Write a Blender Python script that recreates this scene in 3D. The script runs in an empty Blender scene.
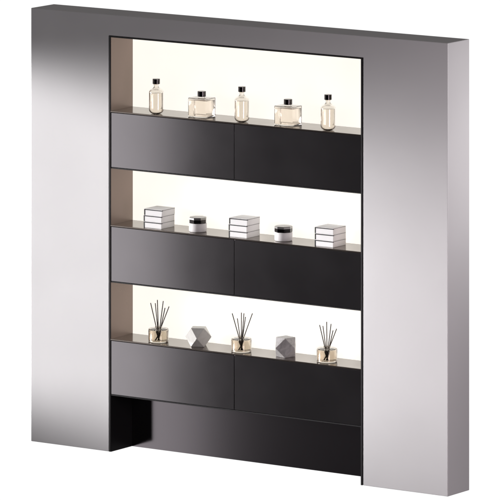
import bpy, bmesh, math, random
from mathutils import Vector, Matrix
random.seed(4)
scene = bpy.context.scene
COL = scene.collection

# ------------------------------------------------------------------ materials
def mat(name, color, rough=.5, metal=0., spec=.5, trans=0., ior=1.45, emit=None, estr=0., coat=0.,
        noise=None, bump=None, rvar=None):
    m = bpy.data.materials.new(name); m.use_nodes = True
    nt = m.node_tree; b = nt.nodes['Principled BSDF']
    b.inputs['Base Color'].default_value = (*color, 1)
    b.inputs['Roughness'].default_value = rough
    b.inputs['Metallic'].default_value = metal
    b.inputs['Specular IOR Level'].default_value = spec
    b.inputs['Transmission Weight'].default_value = trans
    b.inputs['IOR'].default_value = ior
    b.inputs['Coat Weight'].default_value = coat
    b.inputs['Coat Roughness'].default_value = .08
    if emit:
        b.inputs['Emission Color'].default_value = (*emit, 1)
        b.inputs['Emission Strength'].default_value = estr
    tc = nt.nodes.new('ShaderNodeTexCoord')
    def ntex(scale, detail=5, stretch=(1, 1, 1), dist=0):
        mp = nt.nodes.new('ShaderNodeMapping'); mp.inputs['Scale'].default_value = stretch
        nt.links.new(tc.outputs['Object'], mp.inputs['Vector'])
        n = nt.nodes.new('ShaderNodeTexNoise')
        n.inputs['Scale'].default_value = scale; n.inputs['Detail'].default_value = detail
        n.inputs['Distortion'].default_value = dist
        nt.links.new(mp.outputs['Vector'], n.inputs['Vector'])
        return n
    if noise:                                   # (other colour, scale, stretch, low, high, distortion)
        c2, sc, st, lo, hi, ds = noise
        n = ntex(sc, 6, st, ds)
        r = nt.nodes.new('ShaderNodeValToRGB')
        r.color_ramp.elements[0].position = lo; r.color_ramp.elements[1].position = hi
        r.color_ramp.elements[0].color = (*c2, 1); r.color_ramp.elements[1].color = (*color, 1)
        nt.links.new(n.outputs['Fac'], r.inputs['Fac'])
        nt.links.new(r.outputs['Color'], b.inputs['Base Color'])
    if rvar:
        n = ntex(rvar[0], 4, rvar[1])
        mr = nt.nodes.new('ShaderNodeMapRange')
        mr.inputs['From Min'].default_value = .3; mr.inputs['From Max'].default_value = .7
        mr.inputs['To Min'].default_value = rough - rvar[2]; mr.inputs['To Max'].default_value = rough + rvar[2]
        nt.links.new(n.outputs['Fac'], mr.inputs['Value'])
        nt.links.new(mr.outputs['Result'], b.inputs['Roughness'])
    if bump:
        n = ntex(bump[0], 4, bump[1])
        bp = nt.nodes.new('ShaderNodeBump'); bp.inputs['Strength'].default_value = bump[2]
        bp.inputs['Distance'].default_value = .001
        nt.links.new(n.outputs['Fac'], bp.inputs['Height'])
        nt.links.new(bp.outputs['Normal'], b.inputs['Normal'])
    return m

M = {
 'surround': mat('satin_silver_lacquer', (.75, .735, .74), .42, .15, .5, noise=((.725, .71, .715), 1.6, (1, 1, 1), .35, .65, .6), rvar=(3, (1, 1, 1), .03), bump=(260, (1, 1, .12), .03)),
 'trim': mat('black_trim', (.022, .020, .021), .35),
 'side': mat('bronze_side', (.265, .20, .17), .30, .55, rvar=(5, (1, 1, 1), .04)),
 'shelf': mat('bronze_shelf_glass', (.235, .20, .178), .15, .9, rvar=(7, (1, 1, 1), .03)),
 'drawer': mat('smoked_drawer_lacquer', (.30, .281, .292), .135, 1., rvar=(3, (1, 1, 1), .012)),
 'plinth': mat('black_gloss_plinth', (.22, .20, .213), .14, 1.),
 'board': mat('black_board', (.01, .009, .01), .4),
 'light': mat('backlit_acrylic', (.3, .3, .3), .6, spec=.2, emit=(1.0, .955, .875), estr=1.0),
 'glass': mat('clear_amber_glass', (.95, .925, .89), .01, 0, .5, 1., 1.48),
 'liquid': mat('pale_amber_liquid', (.975, .93, .88), .02, 0, .5, 1., 1.36),
 'thin_glass': mat('thin_clear_glass', (.975, .95, .92), .01, 0, .5, 1., 1.34),
 'milky_liquid': mat('pale_cream_liquid', (.965, .915, .86), .05, 0, .5, 1., 1.19),
 'oil': mat('amber_oil', (.88, .825, .75), .02, 0, .5, 1., 1.38),
 'smoke_glass': mat('smoked_amber_glass', (.81, .765, .70), .01, 0, .5, 1., 1.48),
 'cap': mat('black_chrome', (.06, .055, .055), .16, 1.),
 'cap_ring': mat('silver_ring', (.7, .68, .66), .2, 1.),
 'porcelain': mat('white_porcelain', (.80, .78, .77), .5, spec=.2),
 'lid_top': mat('brushed_silver_lid', (.36, .35, .34), .35, .9),
 'card': mat('white_card', (.90, .885, .88), .55, bump=(300, (1, 1, 1), .05)),
 'card_edge': mat('black_card_edge', (.03, .028, .028), .5),
 'reed': mat('dark_reed', (.045, .035, .03), .6, noise=((.09, .07, .055), 60, (1, 1, .1), .35, .6, 0)),
 'stone_light': mat('pale_grey_stone', (.56, .545, .515), .3, noise=((.49, .475, .445), 26, (1, 1, 1), .3, .55, 1.2)),
 'stone_dark': mat('grey_veined_stone', (.50, .48, .475), .35, noise=((.34, .325, .32), 30, (1, 1, 1), .3, .6, 1.5)),
}

# ------------------------------------------------------------------ mesh helpers
def link(name, bm, m, parent=None, smooth=False, loc=(0, 0, 0)):
    me = bpy.data.meshes.new(name)
    bmesh.ops.recalc_face_normals(bm, faces=bm.faces)
    bm.to_mesh(me); bm.free()
    me.materials.append(m)
    if smooth:
        for p in me.polygons: p.use_smooth = True
    o = bpy.data.objects.new(name, me); COL.objects.link(o)
    o.location = loc
    if parent: o.parent = parent
    return o

def box_bm(x0, x1, y0, y1, z0, z1, bev=0., seg=2, bm=None):
    own = bm is None
    if own: bm = bmesh.new()
    r = bmesh.ops.create_cube(bm, size=1)
    for v in r['verts']:
        v.co = Vector(((x0+x1)/2+v.co.x*(x1-x0), (y0+y1)/2+v.co.y*(y1-y0), (z0+z1)/2+v.co.z*(z1-z0)))
    if bev:
        es = list({e for v in r['verts'] for e in v.link_edges})
        bmesh.ops.bevel(bm, geom=es, offset=bev, segments=seg, profile=.5, affect='EDGES')
    return bm

def lathe_bm(prof, n=64, closed=False, bm=None, flip=False):
    """prof: list of (r, z). Ends with r==0 become poles."""
    if bm is None: bm = bmesh.new()
    rings = []
    for r, z in prof:
        if r < 1e-7: rings.append([bm.verts.new((0, 0, z))])
        else: rings.append([bm.verts.new((r*math.cos(2*math.pi*i/n), r*math.sin(2*math.pi*i/n), z)) for i in range(n)])
    pairs = list(zip(rings, rings[1:]))
    if closed: pairs.append((rings[-1], rings[0]))
    for a, b in pairs:
        for i in range(n):
            j = (i+1) % n
            if len(a) == 1 and len(b) == 1: continue
            if len(a) == 1: bm.faces.new((a[0], b[j], b[i]))
            elif len(b) == 1: bm.faces.new((a[i], a[j], b[0]))
            else: bm.faces.new((a[i], a[j], b[j], b[i]))
    return bm

def arc(cx, cz, r, a0, a1, n=8):
    return [(cx+r*math.cos(math.radians(a0+(a1-a0)*i/n)), cz+r*math.sin(math.radians(a0+(a1-a0)*i/n))) for i in range(n+1)]

def thing(name, label, cat, loc=(0, 0, 0), rz=0, group=None):
    o = bpy.data.objects.new(name, None); COL.objects.link(o)
    o.empty_display_size = .05
    o.location = loc; o.rotation_euler = (0, 0, rz)
    o['label'] = label; o['category'] = cat
    if group: o['group'] = group
    return o

def copy_tree(root, loc, rz, label):
    def cp(o, parent):
        c = o.copy(); COL.objects.link(c); c.parent = parent
        for ch in [q for q in bpy.data.objects if q.parent == o]: cp(ch, c)
        return c
    r = cp(root, None)
    r.location = loc; r.rotation_euler = (0, 0, rz); r['label'] = label
    return r

def auto_smooth(o, ang=35):
    me = o.data
    for p in me.polygons: p.use_smooth = True
    me.set_sharp_from_angle(angle=math.radians(ang))

# ------------------------------------------------------------------ the cabinet
W, H, D = 2.7425, 2.4, .2122
XL, XR = .5454, 2.1913
cab = thing('display_cabinet', 'tall silver wall cabinet with three backlit niches and six dark drawers', 'cabinet', (0, 0, 0))

# silver surround: an upside-down U
bm = bmesh.new()
ol, orr, ot = .5319, 2.2055, 2.2845
pts = [(0, 0), (ol, 0), (ol, ot), (orr, ot), (orr, 0), (W, 0), (W, H), (0, H)]
f = [bm.verts.new((x, 0, z)) for x, z in pts]; b = [bm.verts.new((x, D, z)) for x, z in pts]
def quad(i, j): bm.faces.new((f[i], f[j], b[j], b[i]))
for i in range(8): quad(i, (i+1) % 8)
# front and back as three panels each
bm.faces.new(f); bm.faces.new(b[::-1])
bmesh.ops.recalc_face_normals(bm, faces=bm.faces)
es = [e for e in bm.edges if len(e.link_faces) == 2 and e.calc_face_angle(0) > .5]
bmesh.ops.bevel(bm, geom=es, offset=.0028, segments=2, profile=.5, affect='EDGES')
bmesh.ops.triangulate(bm, faces=[q for q in bm.faces if len(q.verts) > 4])
o = link('surround', bm, M['surround'], cab)

# black trim round the opening
bm = box_bm(ol+.0005, .5432, -.002, .206, .0, 2.2835, .001)
box_bm(2.1915, 2.2015, -.002, .206, .0, 2.2835, .001, bm=bm)
box_bm(.5434, 2.1913, -.002, .206, 2.2755, 2.2835, .001, bm=bm)
link('trim_frame', bm, M['trim'], cab)

levels = [(1.8720, 1.5615), (1.2460, .9360), (.6205, .3150)]
tops = [2.2753, 1.5553, .9298]
# bronze side linings of the niches
for k in range(3):
    for x0, x1 in ((.5434, XL), (2.1896, XR+.0001)):
        link('side_lining', box_bm(x0, x1, .001, .2045, levels[k][0]+.0002, tops[k]-.0002), M['side'], cab)
    lp = link('light_panel', box_bm(XL+.0004, 2.1892, .2050, .2085, levels[k][0]+.0004, tops[k]-.0004), M['light'], cab)
    # shelf, its two drawers and the thin black board below them
    zt, zb = levels[k]
    link('shelf', box_bm(.5436, 2.1912, -.0012, .2047, zt-.0075, zt, .0008), M['shelf'], cab)
    link('bottom_board', box_bm(.5436, 2.1912, .0005, .2047, zb-.006, zb, .0008), M['board'], cab)
    for x0, x1 in ((.5466, 1.3667), (1.3699, 2.1890)):
        link('drawer', box_bm(x0, x1, 0, .2040, zb+.0012, zt-.0092, .0018), M['drawer'], cab)
# plinth
link('plinth_panel', box_bm(.5462, 2.1886, .198, .2055, 0, .3086, .0008), M['plinth'], cab)
for x0, x1 in ((.5434, .5458), (2.1890, XR)):
    link('plinth_side', box_bm(x0, x1, .001, .2045, 0, .3086), M['board'], cab)
link('back_panel', box_bm(.534, 2.203, .2088, D-.0005, .001, 2.282), M['board'], cab)

# ------------------------------------------------------------------ tall bottles
Z1, Z2, Z3 = [l[0]+.0003 for l in levels]
def tall_bottle(loc, label):
    t = thing('tall_bottle', label, 'bottle', loc, 0, 'tall rounded bottles on the top shelf')
    R, wl = .0402, .0034
    outer = [(0, 0)] + [(R-.024, 0)] + arc(R-.024, .024, .024, -86, 0, 12) + [(R, .115)] + \
            arc(R-.024, .115, .024, 8, 78, 9) + [(.0125, .1455), (.0125, .162)]
    inner = [(.0105, .162), (.0105, .1425)] + arc(R-.024, .1125, .024-wl, 78, 8, 9) + [(R-wl, .1105)] + \
            arc(R-.024, .0255, .024-wl, 0, -86, 12)[0:] + [(0, .0048)]
    o = link('glass_body', lathe_bm(outer+inner), M['glass'], t); auto_smooth(o, 50)
    r = R-wl-.0004
    liq = [(0, .0053)] + arc(R-.0244, .0257, .024-wl, -86, 0, 12) + [(r, .1110), (r-.0008, .1145), (0, .1140)]
    o = link('liquid', lathe_bm(liq), M['liquid'], t); auto_smooth(o, 50)
    c = link('cap', lathe_bm([(0, .1625), (.0192, .1625), (.020, .1633), (.020, .1895), (.0192, .1905), (0, .1907)]), M['cap'], t)
    auto_smooth(c, 30)
    c = link('neck_ring', lathe_bm([(.0128, .1575), (.0145, .1578), (.0145, .1618), (.0128, .162)], closed=True), M['glass'], t)
    auto_smooth(c, 30)
    return t
tb = tall_bottle((.8150, .050, Z1), 'tall pill shaped glass bottle with black cap, at the left end of the top shelf')
copy_tree(tb, (1.3840, .050, Z1), .4, 'tall pill shaped glass bottle standing between the two cube shaped bottles')
copy_tree(tb, (1.9460, .050, Z1), .9, 'tall pill shaped glass bottle with black cap, at the right end of the top shelf')

# ------------------------------------------------------------------ cube bottles
def cube_bottle(loc, label):
    t = thing('cube_bottle', label, 'bottle', loc, 0, 'cube shaped bottles on the top shelf')
    w, d, h = .060, .045, .104
    bm = box_bm(-w, w, -d, d, 0, h, .002, 3)
    box_bm(-w+.0025, w-.0025, -d+.0025, d-.0025, .005, h-.003, .002, 2, bm=bm)
    me_o = link('glass_body', bm, M['thin_glass'], t)
    # inner shell must face inwards
    me = me_o.data
    b2 = bmesh.new(); b2.from_mesh(me)
    inner = [q for q in b2.faces if all(abs(v.co.x) <= w-.0023 and abs(v.co.y) <= d-.0023 and .0048 < v.co.z < h-.0028 for v in q.verts)]
    bmesh.ops.reverse_faces(b2, faces=inner); b2.to_mesh(me); b2.free()
    auto_smooth(me_o, 30)
    o = link('liquid', box_bm(-w+.0029, w-.0029, -d+.0029, d-.0029, .0054, h-.012, .002, 2), M['milky_liquid'], t); auto_smooth(o, 30)
    o = link('neck', lathe_bm([(0, h+.0002), (.016, h+.0002), (.016, h+.006), (0, h+.006)]), M['glass'], t); auto_smooth(o, 30)
    c = link('cap', lathe_bm([(0, h+.0063), (.0222, h+.0063), (.023, h+.0072), (.023, h+.034), (.022, h+.0352), (0, h+.0354)]), M['cap'], t)
    auto_smooth(c, 30)
    return t
cb = cube_bottle((1.0905, .090, Z1), 'cube shaped clear glass bottle with black cap, on the left half of the top shelf')
copy_tree(cb, (1.6590, .090, Z1), 0, 'cube shaped clear glass bottle with black cap, on the right half of the top shelf')

# ------------------------------------------------------------------ white boxes, three stacks of three
def white_box():
    t = thing('gift_box', '', 'box', (0, 0, 0), 0, 'white boxes stacked on the middle shelf')
    w, d, h = .0590, .0620, .0345
    bm = box_bm(-w+.0064, w, -d, d, 0, h-.0076, .0012)
    box_bm(-w+.0066, w-.0001, -d+.0105, d-.0002, h-.0082, h-.0044, bm=bm)
    o = link('tray', bm, M['card'], t)
    bm = box_bm(-w-.0012, w+.0006, -d-.0006, d+.0004, h-.0025, h-.0003, .0007)
    o = link('lid', bm, M['card'], t)
    # black binding: a strip wrapping the left edge and the slim line under the lid
    bm = box_bm(-w-.0012, -w+.0062, -d-.0005, d, .0, h-.0027, .0004)
    box_bm(-w+.0064, w-.0014, -d-.0004, -d+.0100, h-.0074, h-.0027, bm=bm)
    box_bm(-w+.0068, w-.0004, -d+.0102, d-.0004, h-.0043, h-.0027, bm=bm)
    link('binding', bm, M['card_edge'], t)
    return t
wb = white_box()
first = True
H_B = .0345
for sx, where in ((.8060, 'the left stack on the middle shelf'), (1.3720, 'the middle stack on the middle shelf'), (1.9330, 'the right stack on the middle shelf')):
    for k, lv in enumerate(('lowest', 'middle', 'topmost')):
        lab = f'small white box with thin black edges, {lv} of {where}'
        loc = (sx + random.uniform(-.0012, .0012), .092 + random.uniform(-.001, .001), Z2 + k*H_B)
        rz = random.uniform(-.012, .012)
        if first:
            wb.location = loc; wb.rotation_euler = (0, 0, rz); wb['label'] = lab; first = False
        else: copy_tree(wb, loc, rz, lab)

# ------------------------------------------------------------------ jars
def jar(loc, label):
    t = thing('cosmetic_jar', label, 'jar', loc, 0, 'white jars with dark lids on the middle shelf')
    R = .0485
    o = link('pot', lathe_bm([(0, 0), (R-.006, 0)] + arc(R-.006, .006, .006, -80, 0, 5) + [(R, .044), (R-.0015, .0465), (R-.004, .0470), (0, .0470)]), M['porcelain'], t)
    auto_smooth(o, 40)
    o = link('lid', lathe_bm([(0, .0475), (R-.001, .0475), (R, .0485), (R, .0665), (0, .0665)], n=8), M['cap'], t)
    q = link('lid_disc', lathe_bm([(0, .0666), (R, .0666), (R+.0004, .0675), (R+.0004, .0765), (R-.0025, .079), (0, .0792)], n=8), M['lid_top'], o)
    for p_ in (o, q):
        p_.data.transform(Matrix.Rotation(math.radians(8), 4, 'Z'))
    return t
j1 = jar((1.0720, .080, Z2), 'round white jar with black lid, right of the left stack of boxes')
copy_tree(j1, (1.6330, .085, Z2), .5, 'round white jar with black lid, left of the right stack of boxes')

# ------------------------------------------------------------------ reed diffusers
def diffuser(loc, label, reeds):
    t = thing('reed_diffuser', label, 'reed diffuser', loc, 0, 'reed diffusers on the bottom shelf')
    R, h = .0555, .072
    outer = [(0, 0), (R-.004, 0)] + arc(R-.004, .004, .004, -75, 0, 4) + [(R, h-.003), (R-.003, h), (.0215, h+.0005), (.0195, h+.0015), (.0195, h+.011)]
    inner = [(.0168, h+.011), (.0168, h-.003), (R-.005, h-.0045), (R-.0035, h-.007), (R-.0035, .009), (R-.006, .0062), (0, .006)]
    o = link('vessel', lathe_bm(outer+inner), M['smoke_glass'], t); auto_smooth(o, 40)
    r = R-.0039
    o = link('oil', lathe_bm([(0, .0064), (R-.0064, .0067), (r, .0094), (r, .0635), (0, .0632)]), M['oil'], t); auto_smooth(o, 40)
    # horizontal direction across the picture and towards the viewer
    ax, ay = Vector((.82, .57, 0)), Vector((.57, -.82, 0))
    for dx, dy, L, bx in reeds:              # tip offset across, tip offset in depth, tip height, base offset
        foot = ax*(bx*.35) + ay*(-dy*.25) + Vector((0, 0, .0095))
        tip = ax*dx + ay*dy + Vector((0, 0, L))
        # pass through the neck: bend the line so that it crosses the opening
        neck_z = h+.006
        k = (neck_z-foot.z)/(tip.z-foot.z)
        p = foot.lerp(tip, k); hor = Vector((p.x, p.y, 0))
        if hor.length > .0138:
            hor = hor.normalized()*.0138
            pn = Vector((hor.x, hor.y, neck_z)); foot = tip + (pn-tip)*((tip.z-foot.z)/(tip.z-neck_z))
        dv = tip-foot
        q = dv.to_track_quat('Z', 'Y').to_matrix().to_4x4()
        bm = bmesh.new()
        bmesh.ops.create_cone(bm, cap_ends=True, segments=10, radius1=.0026, radius2=.0026, depth=dv.length)
        bmesh.ops.transform(bm, matrix=Matrix.Translation(foot+dv/2) @ q, verts=bm.verts)
        o = link('reed', bm, M['reed'], t)
        auto_smooth(o, 40)
    return t
RA = [(-.043, .010, .213, .010), (-.018, -.02, .207, .006), (-.006, .012, .230, .002), (.026, -.012, .220, -.004), (.036, .018, .187, -.006), (.058, 0, .192, -.010)]
RB = [(-.050, .010, .208, .010), (-.022, -.02, .176, .006), (.000, .012, .212, .000), (.014, -.012, .205, -.003), (.022, .018, .190, -.005), (.060, 0, .206, -.010)]
RC = [(-.040, .010, .198, .010), (-.022, -.02, .188, .006), (-.002, .012, .215, .001), (.022, -.012, .200, -.004), (.032, .018, .170, -.006), (.052, 0, .176, -.010)]
diffuser((.8120, .075, Z3), 'amber glass reed diffuser at the left end of the bottom shelf', RA)
diffuser((1.3600, .080, Z3), 'amber glass reed diffuser between the two faceted stone ornaments', RB)
diffuser((1.9160, .085, Z3), 'amber glass reed diffuser at the right end of the bottom shelf', RC)

# ------------------------------------------------------------------ faceted ornaments (cuboctahedra)
def ornament(loc, rz, u, m, label, name):
    vs = []
    for a in (-1, 1):
        for b_ in (-1, 1):
            vs += [(a, b_, 0), (a, 0, b_), (0, a, b_)]
    bm = bmesh.new()
    for v in vs: bm.verts.new(Vector(v)*u)
    bmesh.ops.convex_hull(bm, input=list(bm.verts))
    bmesh.ops.dissolve_limit(bm, angle_limit=.02, verts=bm.verts, edges=bm.edges)
    bmesh.ops.bevel(bm, geom=list(bm.edges), offset=.0009, segments=1, affect='EDGES')
    bmesh.ops.translate(bm, verts=bm.verts, vec=(0, 0, u))
    o = link(name, bm, m, None, loc=loc); o.rotation_euler = (0, 0, rz)
    o['label'] = label; o['category'] = 'ornament'; o['group'] = 'faceted stone ornaments on the bottom shelf'
    return o
ornament((1.0700, .088, Z3), math.radians(72), .0510, M['stone_light'], 'pale grey faceted stone ornament, on the left half of the bottom shelf', 'faceted_ornament')
ornament((1.6450, .088, Z3), math.radians(31), .0525, M['stone_dark'], 'darker grey faceted stone ornament, on the right half of the bottom shelf', 'faceted_ornament')

# ------------------------------------------------------------------ lamps
def area(name, loc, d, sx, sy, power, spread, col=(1, 1, 1), roll=0):
    l = bpy.data.lights.new(name, 'AREA'); l.shape = 'RECTANGLE'; l.size = sx; l.size_y = sy
    l.energy = power; l.color = col; l.spread = math.radians(spread)
    o = bpy.data.objects.new(name, l); COL.objects.link(o)
    q = Vector(d).normalized().to_track_quat('-Z', 'Y')
    o.rotation_euler = (q.to_matrix().to_4x4() @ Matrix.Rotation(math.radians(roll), 4, 'Z')).to_euler()
    o.location = loc
    return o
A, T = math.radians(65), math.radians(8)
e = Vector((math.sin(A)*math.cos(T), math.cos(A)*math.cos(T), -math.sin(T)))
tgt = Vector((1.37, 0, .925))
area('key_softbox', tgt-e*2.3, e, 1.65, 1.86, 18.6, 29, (1, .985, .995))
# tall strip seen softly mirrored in the left half of the drawers
area('strip_softbox', (-4.08, -5.68, .11), (.562, .812, .156), 1.6, 4.6, 24, 180, (1, .99, 1))
# broad soft fill from the right front
area('fill_softbox', (4.9, -1.75, 1.15), (-.8, .6, 0), 1.0, 1.4, 42, 180, (1, .90, .955))
# grid softbox raking the right end panel
area('side_softbox', (4.4, .9, 1.9), (-1, -.28, .0), .8, 1.3, 2.7, 50, (1, .98, .99))

# ------------------------------------------------------------------ world: white studio sweep behind and below, dim studio elsewhere
w = bpy.data.worlds.new('World'); scene.world = w; w.use_nodes = True
nt = w.node_tree; bg = nt.nodes['Background']
tc = nt.nodes.new('ShaderNodeTexCoord')
dot = nt.nodes.new('ShaderNodeVectorMath'); dot.operation = 'DOT_PRODUCT'
dot.inputs[1].default_value = (-.567, .824, 0)
nt.links.new(tc.outputs['Generated'], dot.inputs[0])
m1 = nt.nodes.new('ShaderNodeMapRange'); m1.interpolation_type = 'SMOOTHSTEP'
m1.inputs['From Min'].default_value = .5; m1.inputs['From Max'].default_value = .82
nt.links.new(dot.outputs['Value'], m1.inputs['Value'])
sep = nt.nodes.new('ShaderNodeSeparateXYZ'); nt.links.new(tc.outputs['Generated'], sep.inputs[0])
m2 = nt.nodes.new('ShaderNodeMapRange'); m2.interpolation_type = 'SMOOTHSTEP'
m2.inputs['From Min'].default_value = -.06; m2.inputs['From Max'].default_value = .12
m2.inputs['To Min'].default_value = 1; m2.inputs['To Max'].default_value = 0
nt.links.new(sep.outputs['Z'], m2.inputs['Value'])
mul = nt.nodes.new('ShaderNodeMath'); mul.operation = 'MULTIPLY'
nt.links.new(m1.outputs['Result'], mul.inputs[0]); nt.links.new(m2.outputs['Result'], mul.inputs[1])
mx = nt.nodes.new('ShaderNodeMix'); mx.data_type = 'RGBA'
mx.inputs['A'].default_value = (.05, .047, .05, 1); mx.inputs['B'].default_value = (1.05, 1.05, 1.05, 1)
nt.links.new(mul.outputs['Value'], mx.inputs['Factor'])
m3 = nt.nodes.new('ShaderNodeMapRange'); m3.interpolation_type = 'SMOOTHSTEP'      # pale studio ceiling
m3.inputs['From Min'].default_value = .15; m3.inputs['From Max'].default_value = .8
nt.links.new(sep.outputs['Z'], m3.inputs['Value'])
m4 = nt.nodes.new('ShaderNodeMix'); m4.data_type = 'RGBA'
m4.inputs['A'].default_value = (.036, .034, .036, 1); m4.inputs['B'].default_value = (.20, .192, .19, 1)
nt.links.new(m3.outputs['Result'], m4.inputs['Factor'])
nt.links.new(m4.outputs['Result'], mx.inputs['A'])
nt.links.new(mx.outputs['Result'], bg.inputs['Color']); bg.inputs['Strength'].default_value = 1

# ------------------------------------------------------------------ camera (vertical lines kept parallel by lens shift)
cd = bpy.data.cameras.new('camera'); cam = bpy.data.objects.new('camera', cd); COL.objects.link(cam)
cam.location = (20.77657, -28.05852, 6.59967)
cam.rotation_euler = (math.radians(90), 0, .60264)
cd.sensor_width = 36; cd.lens = 6300/500*36
cd.shift_x = 0; cd.shift_y = (-750.44-250)/500
cd.clip_end = 500
scene.camera = cam
scene.view_settings.view_transform = 'Standard'
scene.view_settings.look = 'None'
scene.view_settings.exposure = 0
scene.view_settings.gamma = 1
scene.render.engine = 'CYCLES'
scene.cycles.max_bounces = 16
scene.cycles.transmission_bounces = 14
scene.cycles.glossy_bounces = 6
